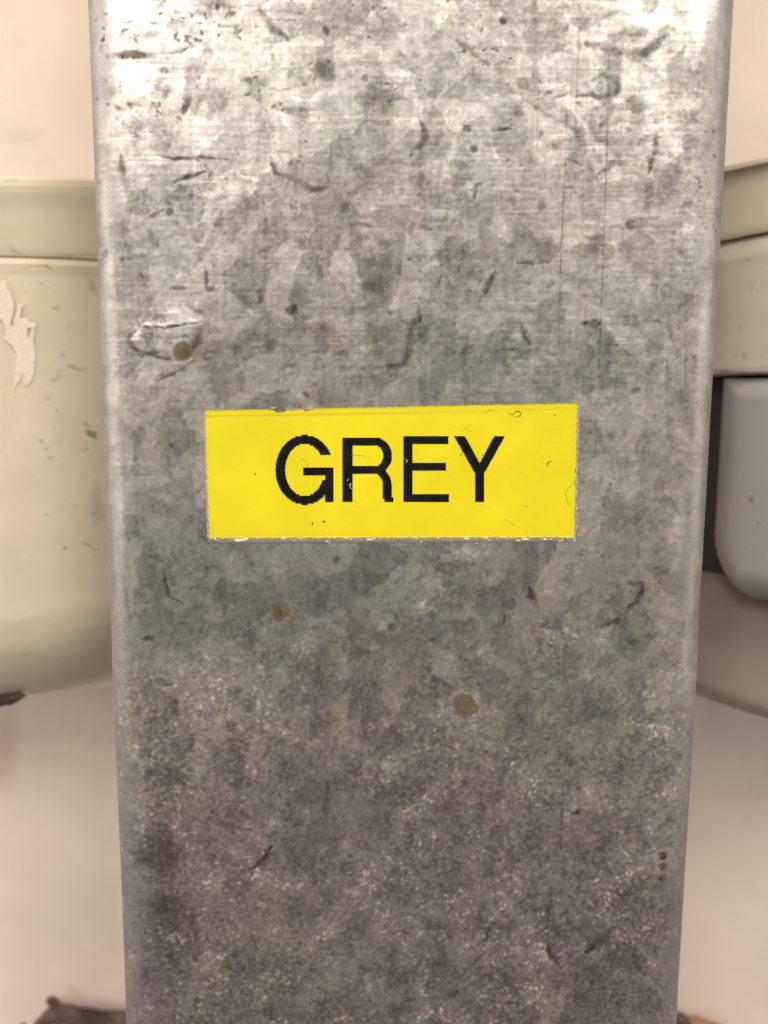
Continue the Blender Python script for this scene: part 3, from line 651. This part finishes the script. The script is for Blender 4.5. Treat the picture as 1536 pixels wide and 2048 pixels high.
# left tub
LCX, LCY, R_T = -0.112, 0.118, 0.080
Yl = 0.044
TX = at(100, 800, Yl)[0]
left = empty("lidded_tub", (LCX, LCY, pz(100, 1380, Yl)), "cream tub left of the steel post, with a white torn paper scar on its side", "tub", "cream tubs on the wall behind the post")
zt, zs, zb = pz(100, 335, Yl), pz(100, 510, Yl), pz(100, 1458, Yl)
lid_prof = [(-0.03, zt+0.0006), (-0.012, zt+0.0005), (-0.004, zt+0.0003), (-0.0012, zt-0.0002), (0.0001, zt-0.0012), (0.0004, zt-0.0026), (0.0004, zt-0.004), (0.0, zt-0.007), (-0.0002, zs+0.0014), (-0.0003, zs+0.0007), (-0.0004, zs+0.0003), (-0.0006, zs+0.0002)]
def tint_lid(V_):
    return dabs(V_, (0.61, 0.555, 0.42), [(30, 500, 12, 3, 20, DK, .5, .6), (60, 512, 150, 3, 0, DK, .35, .9), (22, 362, 14, 4, 0, DK, .3, .7)], 201)[0]
lid = tub_part("tub_lid", lid_prof, LCX, LCY, R_T, -88, 88, 300, tub_m, left, tint_lid, 0.0, 3, 6, (0.13, 0.05))
nb = [(-0.0004, zs+0.0006), (-0.0001, zs-0.0001), (0.0002, zs-0.0012)]+[(0.0006*math.sin(math.pi*t), zs-0.0012+(zb+0.0285-zs+0.0012)*t) for t in np.linspace(0.03, 0.97, 26)]
body_prof = nb+rounded_bottom(zb, 0.028)
def tint_left(V_):
    mk = [(95, 533, 11, 3.5, 20, DK, .75, .5), (75, 530, 26, 2.0, -15, DK, .4, .6), (185, 572, 8, 14, -20, DK, .5, .6), (165, 545, 30, 18, 0, DK, .18, .9), (112, 617, 8, 4, 10, DK, .45, .6), (137, 655, 3, 9, 10, DK, .3, .6),
          (150, 735, 16, 2.0, 5, DK, .45, .6), (115, 752, 5, 12, 30, DK, .25, .6), (95, 795, 6, 4, 0, DK, .35, .6), (126, 712, 6, 3, 10, DK, .4, .6), (105, 762, 4, 5, 0, DK, .3, .6), (113, 820, 4, 3, 0, DK, .3, .6),
          (181, 868, 12, 5, 35, DK, .8, .5), (170, 850, 8, 3, 30, DK, .4, .6), (168, 900, 10, 3.5, 3, DK, .45, .6), (80, 881, 7, 2.0, 25, DK, .55, .5), (120, 879, 4, 1.6, 0, DK, .4, .5), (90, 897, 3, 3, 0, DK, .4, .6),
          (102, 915, 6, 2.5, 0, DK, .4, .6), (90, 1029, 8, 2.0, -12, DK, .5, .5), (131, 1096, 5, 3, 20, (0.06, 0.04, 0.02), .9, .4), (178, 1091, 18, 1.6, 22, DK, .5, .5), (155, 1015, 5, 3, 0, DK, .3, .6), (132, 1130, 1.5, 2, 0, DK, .6, .5),
          (195, 1010, 12, 40, 0, DK, .25, .7), (186, 1026, 3, 2.5, 0, DK, .6, .5), (48, 1115, 2.5, 9, -10, (0.72, 0.64, 0.52), .8, .4), (12, 902, 3, 12, 35, (0.72, 0.64, 0.52), .8, .4), (10, 830, 30, 90, 0, (0.66, 0.55, 0.43), .3, .9),
          (20, 1000, 60, 80, 0, (0.66, 0.58, 0.43), .2, .9), (100, 600, 120, 90, 0, (0.58, 0.53, 0.36), .35, .8), (30, 1150, 100, 60, 0, (0.60, 0.54, 0.38), .3, .9)]
    c, x, y, n1, n2 = dabs(V_, cream, mk, 211)
    fleck = sstep(2.4, 3.2, fft_noise(c.shape[:2], 1, 0.9, 0.7, 230))*(1-sstep(760, 1000, y))*0.5
    c = c*(1-fleck[..., None])+np.array(DK)*fleck[..., None]
    # hair line
    return c
body_l = tub_part("tub_body", body_prof, LCX, LCY, R_T-0.0006, -88, 88, 720, tub_m, left, tint_left, 0.00004, 4, 12, (0.045, 0.03))

# torn paper scar: a thin film following the round of the tub
paper = paint_mat("torn_white_paper", (0.78, 0.70, 0.60), 0.7, 0.05, 200.0, False, 0.00006, 900.0)
def on_left(px, py, lift):
    """point of the left tub's side seen at a photo position"""
    o = CAM; d = FWD*F+RGT*(px-W/2)-UPV*(py-H/2); d = d/np.linalg.norm(d); r = R_T+lift
    a = d[0]**2+d[1]**2; b = 2*((o[0]-LCX)*d[0]+(o[1]-LCY)*d[1]); c = (o[0]-LCX)**2+(o[1]-LCY)**2-r*r
    t = (-b-math.sqrt(b*b-4*a*c))/(2*a); return o+d*t
scar_rows = [ # y, list of (x0, x1)
 (562,[(4,9)]),(575,[(-6,14)]),(590,[(-14,22)]),(600,[(-18,26)]),(608,[(-18,27),(36,45)]),(618,[(-16,27),(34,43)]),(628,[(-8,26),(32,41)]),(636,[(-2,24),(29,40),(46,56)]),(643,[(6,22),(27,56),(60,69)]),
 (650,[(9,22),(26,72)]),(656,[(10,70)]),(664,[(12,54),(62,69)]),(672,[(8,53),(60,68)]),(678,[(9,66)]),(685,[(16,67)]),(694,[(27,69)]),(705,[(32,70)]),(720,[(33,70)]),(735,[(31,69)]),(748,[(30,68)]),(756,[(29,43),(46,66)]),(764,[(28,37),(47,62)]),(772,[(26,31),(48,53)]),(785,[(24,27)]),(794,[(24,26)])]
def film_mesh(rows, mat, parent, name, on):
    v = []; f = []; r = np.random.default_rng(3); prev = None
    ys = np.arange(rows[0][0], rows[-1][0], 1.5)
    for i in range(len(rows)-1):
        (ya, A), (yb, B) = rows[i], rows[i+1]
        # link every run of the upper row with the runs of the lower row it touches
        for (a0, a1) in A:
            hits = [b for b in B if b[0] < a1+2 and b[1] > a0-2]
            for (b0, b1) in hits:
                n = max(2, int((yb-ya)/1.6)); m_ = max(2, int(max(a1-a0, b1-b0)/2.5)); k0 = len(v)
                lo, hi = (max(a0, b0) if len(hits) > 1 else a0), (min(a1, b1) if len(hits) > 1 else a1)
                if hi-lo < 1: lo, hi = a0, a1
                for q in range(n+1):
                    t = q/n; x0 = lo+(b0-lo)*t+(r.uniform(-.8, .8) if 0 < q < n else 0); x1 = hi+(b1-hi)*t+(r.uniform(-.8, .8) if 0 < q < n else 0)
                    for s in range(m_+1): v.append(on(x0+(x1-x0)*s/m_, ya+(yb-ya)*t, 0.00010+0.00008*r.random()))
                for q in range(n):
                    for s in range(m_): a = k0+q*(m_+1)+s; f.append((a, a+1, a+m_+2, a+m_+1))
    return keep(mesh_object(name, np.array(v), np.array(f)[:, ::-1].copy(), mat, smooth=False), parent)
film_mesh(scar_rows, paper, left, "torn_paper", on_left)

# right tub, with a raised collar and a moulded lug below it
RCX, RCY = 0.138, 0.108
Yr = RCY-R_T*math.cos(math.radians(40))
TX = at(1480, 800, Yr)[0]
right = empty("lidded_tub", (RCX, RCY, pz(1480, 1420, Yr)), "greyish cream tub right of the steel post, with a collar and a rounded lug", "tub", "cream tubs on the wall behind the post")
zt, zs, zc, zb = pz(1480, 303, Yr), pz(1480, 464, Yr), pz(1480, 750, Yr), pz(1480, 1425, Yr)
lid_prof = [(-0.03, zt+0.0004), (-0.006, zt+0.0003), (0.0005, zt+0.0001), (0.0018, zt-0.0006), (0.0019, zt-0.0016), (0.0008, zt-0.0021), (0.0004, zt-0.0032), (0.0005, zt-0.006), (0.0005, zs+0.001), (0.0003, zs+0.0003), (-0.0018, zs+0.0002)]
def tint_lid_r(V_): return dabs(V_, (0.54, 0.485, 0.37), [(1500, 340, 60, 3, -12, DK, .3, .8)], 301)[0]
tub_part("tub_lid", lid_prof, RCX, RCY, R_T, -88, 88, 300, tub_m, right, tint_lid_r, 0.0, 13, 6, (0.05, 0.10))
col_prof = [(-0.0018, zs+0.0005), (-0.001, zs-0.0002), (-0.0002, zs-0.0012), (0.0003, zs-0.003)]+[(0.0005, zs-0.003+(zc-zs+0.004)*t) for t in np.linspace(0.05, 0.97, 12)]+[(0.0003, zc+0.0006), (-0.0006, zc+0.0001), (-0.003, zc), (-0.028, zc+0.001)]
def tint_col(V_):
    mk = [(1478, 468, 12, 3, 0, DK, .5, .7), (1495, 520, 6, 2, 0, DK, .4, .6), (1491, 490, 3, 9, 20, DK, .3, .7), (1500, 575, 3, 8, 0, DK, .2, .7), (1478, 653, 3, 3, 0, DK, .5, .6), (1492, 715, 4, 9, -20, DK, .35, .7), (1450, 745, 20, 5, 0, DK, .6, .7),
          (1500, 748, 30, 3, 0, DK, .55, .7), (1440, 600, 12, 120, 0, (0.42, 0.38, 0.26), .4, .8), (1475, 712, 5, 3, 20, DK, .3, .6)]
    c, x, y, n1, n2 = dabs(V_, (0.50, 0.465, 0.375), mk, 311)
    return c
tub_part("tub_collar", col_prof, RCX, RCY, R_T, -88, 88, 600, tub_m, right, tint_col, 0.00003, 14, 10, (0.10, 0.03))
RL = R_T-0.009
zb2 = pz(1470, 1440, RCY-RL*math.cos(math.radians(42)))
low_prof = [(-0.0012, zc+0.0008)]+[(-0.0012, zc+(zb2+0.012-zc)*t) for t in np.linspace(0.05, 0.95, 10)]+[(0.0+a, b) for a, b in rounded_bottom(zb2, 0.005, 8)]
def tint_low(V_): return dabs(V_, (0.34, 0.29, 0.24), [], 321)[0]  # shade below the collar partly put into this darker tint
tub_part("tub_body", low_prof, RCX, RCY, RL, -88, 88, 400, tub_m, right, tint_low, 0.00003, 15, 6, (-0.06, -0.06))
gap_shade_m = paint_mat("gap_shade", (0.05, 0.046, 0.043), 0.7, 0.1, 100.0, False)  # near-black colour standing for the shade in the gap beside the lug
zr = pz(1445, 1165, RCY-RL*math.cos(math.radians(42)))
band = [(-0.002, zc+0.0007), (0.0008, zc+0.0006), (0.0014, zc-0.001), (0.0014, zr+0.002), (0.0010, zr+0.0007), (0.0, zr), (-0.002, zr)]
tub_part("shade_band", band, RCX, RCY, RL, -88, 88, 200, gap_shade_m, right, None, 0, 16, 2)  # ring added only to darken the shaded gap below the collar
# lug: a thick rounded slab that follows the collar's round, its lower corners generously rounded
def lug():
    zl = pz(1500, 1215, Yr); a_mid, a_half = -23.0, 29.4; n, m_ = 90, 120
    h = (zc-0.0006-zl); rad = 0.015; e = 0.0080
    v = np.zeros((n, m_, 3)); t = np.linspace(-1, 1, n); q = np.linspace(0, 1, m_)
    half = R_T*math.radians(a_half)
    for i in range(n):
        for j in range(m_):
            # outline position (superellipse style mapping of a disc-like grid)
            s = math.copysign(1-(1-abs(t[i]))**1.6, t[i]); z = zc-0.0006-h*(1-(1-q[j])**1.0)
            xx = s*half
            dz = z-zl
            lim = half if dz > rad else half-rad+math.sqrt(max(rad*rad-(rad-dz)**2, 0))
            xx = xx*lim/half
            d = min(lim-abs(xx), max(dz, 0)*1.0, max(zc-0.0006-z, 0)+0.003); d = max(d, 0)
            inset = e*(1-math.sqrt(max(1-(1-min(d/e, 1))**2, 0)))
            an = math.radians(a_mid)+xx/R_T; rr = R_T+0.0002-inset
            v[i, j] = (RCX+rr*math.sin(an), RCY-rr*math.cos(an), z)
    V_ = v
    # side walls back to the body
    ring_ = [(i, 0) for i in range(n)]+[(n-1, j) for j in range(1, m_)]+[(i, m_-1) for i in range(n-2, -1, -1)]+[(0, j) for j in range(m_-2, 0, -1)]
    vs_ = V_.reshape(-1, 3).tolist(); k0 = len(vs_)
    for (i, j) in ring_:
        p = V_[i, j]; dx, dy = p[0]-RCX, p[1]-RCY; r0 = math.hypot(dx, dy); k = (R_T-0.020)/r0
        vs_.append([RCX+dx*k, RCY+dy*k, p[2]])
    f = grid_faces(n, m_).tolist(); L_ = len(ring_)
    for k in range(L_):
        a = ring_[k][0]*m_+ring_[k][1]; b = ring_[(k+1) % L_][0]*m_+ring_[(k+1) % L_][1]
        f.append([b, a, k0+k, k0+(k+1) % L_])
    o = keep(mesh_object("lug", np.array(vs_), np.array(f), tub_m, smooth=True), right)
    VV = np.array(vs_)[:, None, :]
    x, y = project(np.array(vs_)); c = np.ones((len(vs_), 3))*np.array((0.33, 0.33, 0.315))
    for (mx_, my, rx, ry, rot, a) in [(1501, 996, 2.2, 13, -15, .8), (1456, 1133, 2, 9, 20, .5), (1486, 1094, 3, 2, 0, .6), (1516, 1046, 2, 3, 0, .5), (1470, 770, 14, 8, 0, .3), (1500, 757, 40, 4, 0, .6)]:
        cs, sn = math.cos(math.radians(rot)), math.sin(math.radians(rot)); dx, dy = x-mx_, y-my
        d = np.hypot((dx*cs+dy*sn)/rx, (-dx*sn+dy*cs)/ry); q_ = (a*(1-sstep(.5, 1.5, d)))[:, None]; c = c*(1-q_)+np.array(DK)*q_
    set_attr(o, 'tint', c)
    return o
lug()

# small dirt roll caught at the bottom of the right tub
# ------------------------------------------------------------------ dark brown bundles low on the wall
brown = bpy.data.materials.new("dark_brown_fibre"); nt, bs = nodes(brown); L = nt.links.new
tc = N(nt, 'ShaderNodeTexCoord'); n1 = N(nt, 'ShaderNodeTexNoise', Scale=120.0, Detail=6.0); L(tc.outputs['Object'], n1.inputs['Vector'])
cr = N(nt, 'ShaderNodeValToRGB'); cr.color_ramp.elements[0].position = 0.35; cr.color_ramp.elements[1].position = 0.72
cr.color_ramp.elements[0].color = (0.045, 0.026, 0.018, 1); cr.color_ramp.elements[1].color = (0.17, 0.11, 0.075, 1); L(n1.outputs[0], cr.inputs[0]); L(cr.outputs[0], bs.inputs['Base Color']); bs.inputs['Roughness'].default_value = 0.85
tan = bpy.data.materials.new("tan_fibre"); nt, bs = nodes(tan); bs.inputs['Base Color'].default_value = (0.36, 0.22, 0.11, 1); bs.inputs['Roughness'].default_value = 0.85
def tube(name, pts, rads, Yc, mat, parent, seg_=16, bump=0.0006, seed=1):
    P = np.array([at(p[0], p[1], Yc) for p in pts]); n = len(P); t = np.linspace(0, n-1, n*8)
    Q = np.stack([np.interp(t, np.arange(n), P[:, c]) for c in range(3)], 1); rd = np.interp(t, np.arange(n), rads)
    for _ in range(6): Q[1:-1] = (Q[:-2]+2*Q[1:-1]+Q[2:])/4
    rr_ = np.random.default_rng(seed); vs_ = []
    for k in range(len(Q)):
        d = Q[min(k+1, len(Q)-1)]-Q[max(k-1, 0)]; d /= np.linalg.norm(d); a = np.cross(d, [0, 1, 0]); a /= np.linalg.norm(a); b = np.cross(a, d)
        e_ = 1.0 if 0 < k < len(Q)-1 else 0.3
        for s in range(seg_):
            an = 2*math.pi*s/seg_; r = (rd[k]*e_)*(1+0.08*math.sin(3*an+k*0.7))+rr_.normal()*bump*0.15
            vs_.append(Q[k]+a*math.cos(an)*r+b*math.sin(an)*r)
    f = []
    for k in range(len(Q)-1):
        for s in range(seg_): a_ = k*seg_+s; b_ = k*seg_+(s+1) % seg_; f.append((a_, b_, b_+seg_, a_+seg_))
    f.append(tuple(range(seg_-1, -1, -1))); f.append(tuple((len(Q)-1)*seg_+s for s in range(seg_)))
    return keep(mesh_object(name, np.array(vs_), f, mat), parent)
mpp = (WALL_Y+D)/F
Yb = WALL_Y-0.006
bl = empty("cord_bundle", tuple(at(160, 2130, Yb)), "blurred dark brown cord bundle at the bottom left, looping up beside the post", "cord bundle")
tube("cord", [(50,2105),(72,2060),(100,2030),(140,2030),(180,2042),(230,2046),(330,2050)], [.0016,.0018,.0024,.0030,.0034,.0034,.003], Yb, brown, bl, seed=2)
tube("cord", [(95,2120),(140,2086),(200,2082),(260,2086),(340,2096)], [.003,.004,.0055,.006,.006], Yb, brown, bl, seed=3)
tube("cord", [(124,2012),(106,1996),(97,2000),(104,2010),(150,2020)], [.0005,.0008,.001,.001,.0008], Yb, brown, bl, seed=4)
tube("cord", [(36,2062),(46,2050),(54,2060)], [.0006,.0009,.0006], Yb, brown, bl, seed=6)
br = empty("cord_bundle", tuple(at(1400, 2130, Yb)), "blurred tan and olive brown cord bundle at the bottom right of the post", "cord bundle")
tube("cord", [(1290,2056),(1345,2056),(1400,2052),(1445,2066),(1470,2090)], [.003,.0032,.0028,.0022,.002], Yb, tan, br, seed=7)
tube("cord", [(1300,2036),(1345,2034),(1368,2040),(1380,2060)], [.0016,.0020,.0018,.0012], Yb-0.004, brown, br, seed=8)
tube("cord", [(1320,2100),(1400,2094),(1470,2106)], [.005,.0045,.004], Yb, brown, br, seed=9)
tube("contact_shade", [(-90,1393),(-30,1398),(20,1398),(50,1390)], [.0020,.0022,.0015,.0004], 0.056, brown, left, seed=10)  # dark roll added in place of the contact shadow under the left tub

print("post verts", len(V), "XL", XL, "XR", XR)
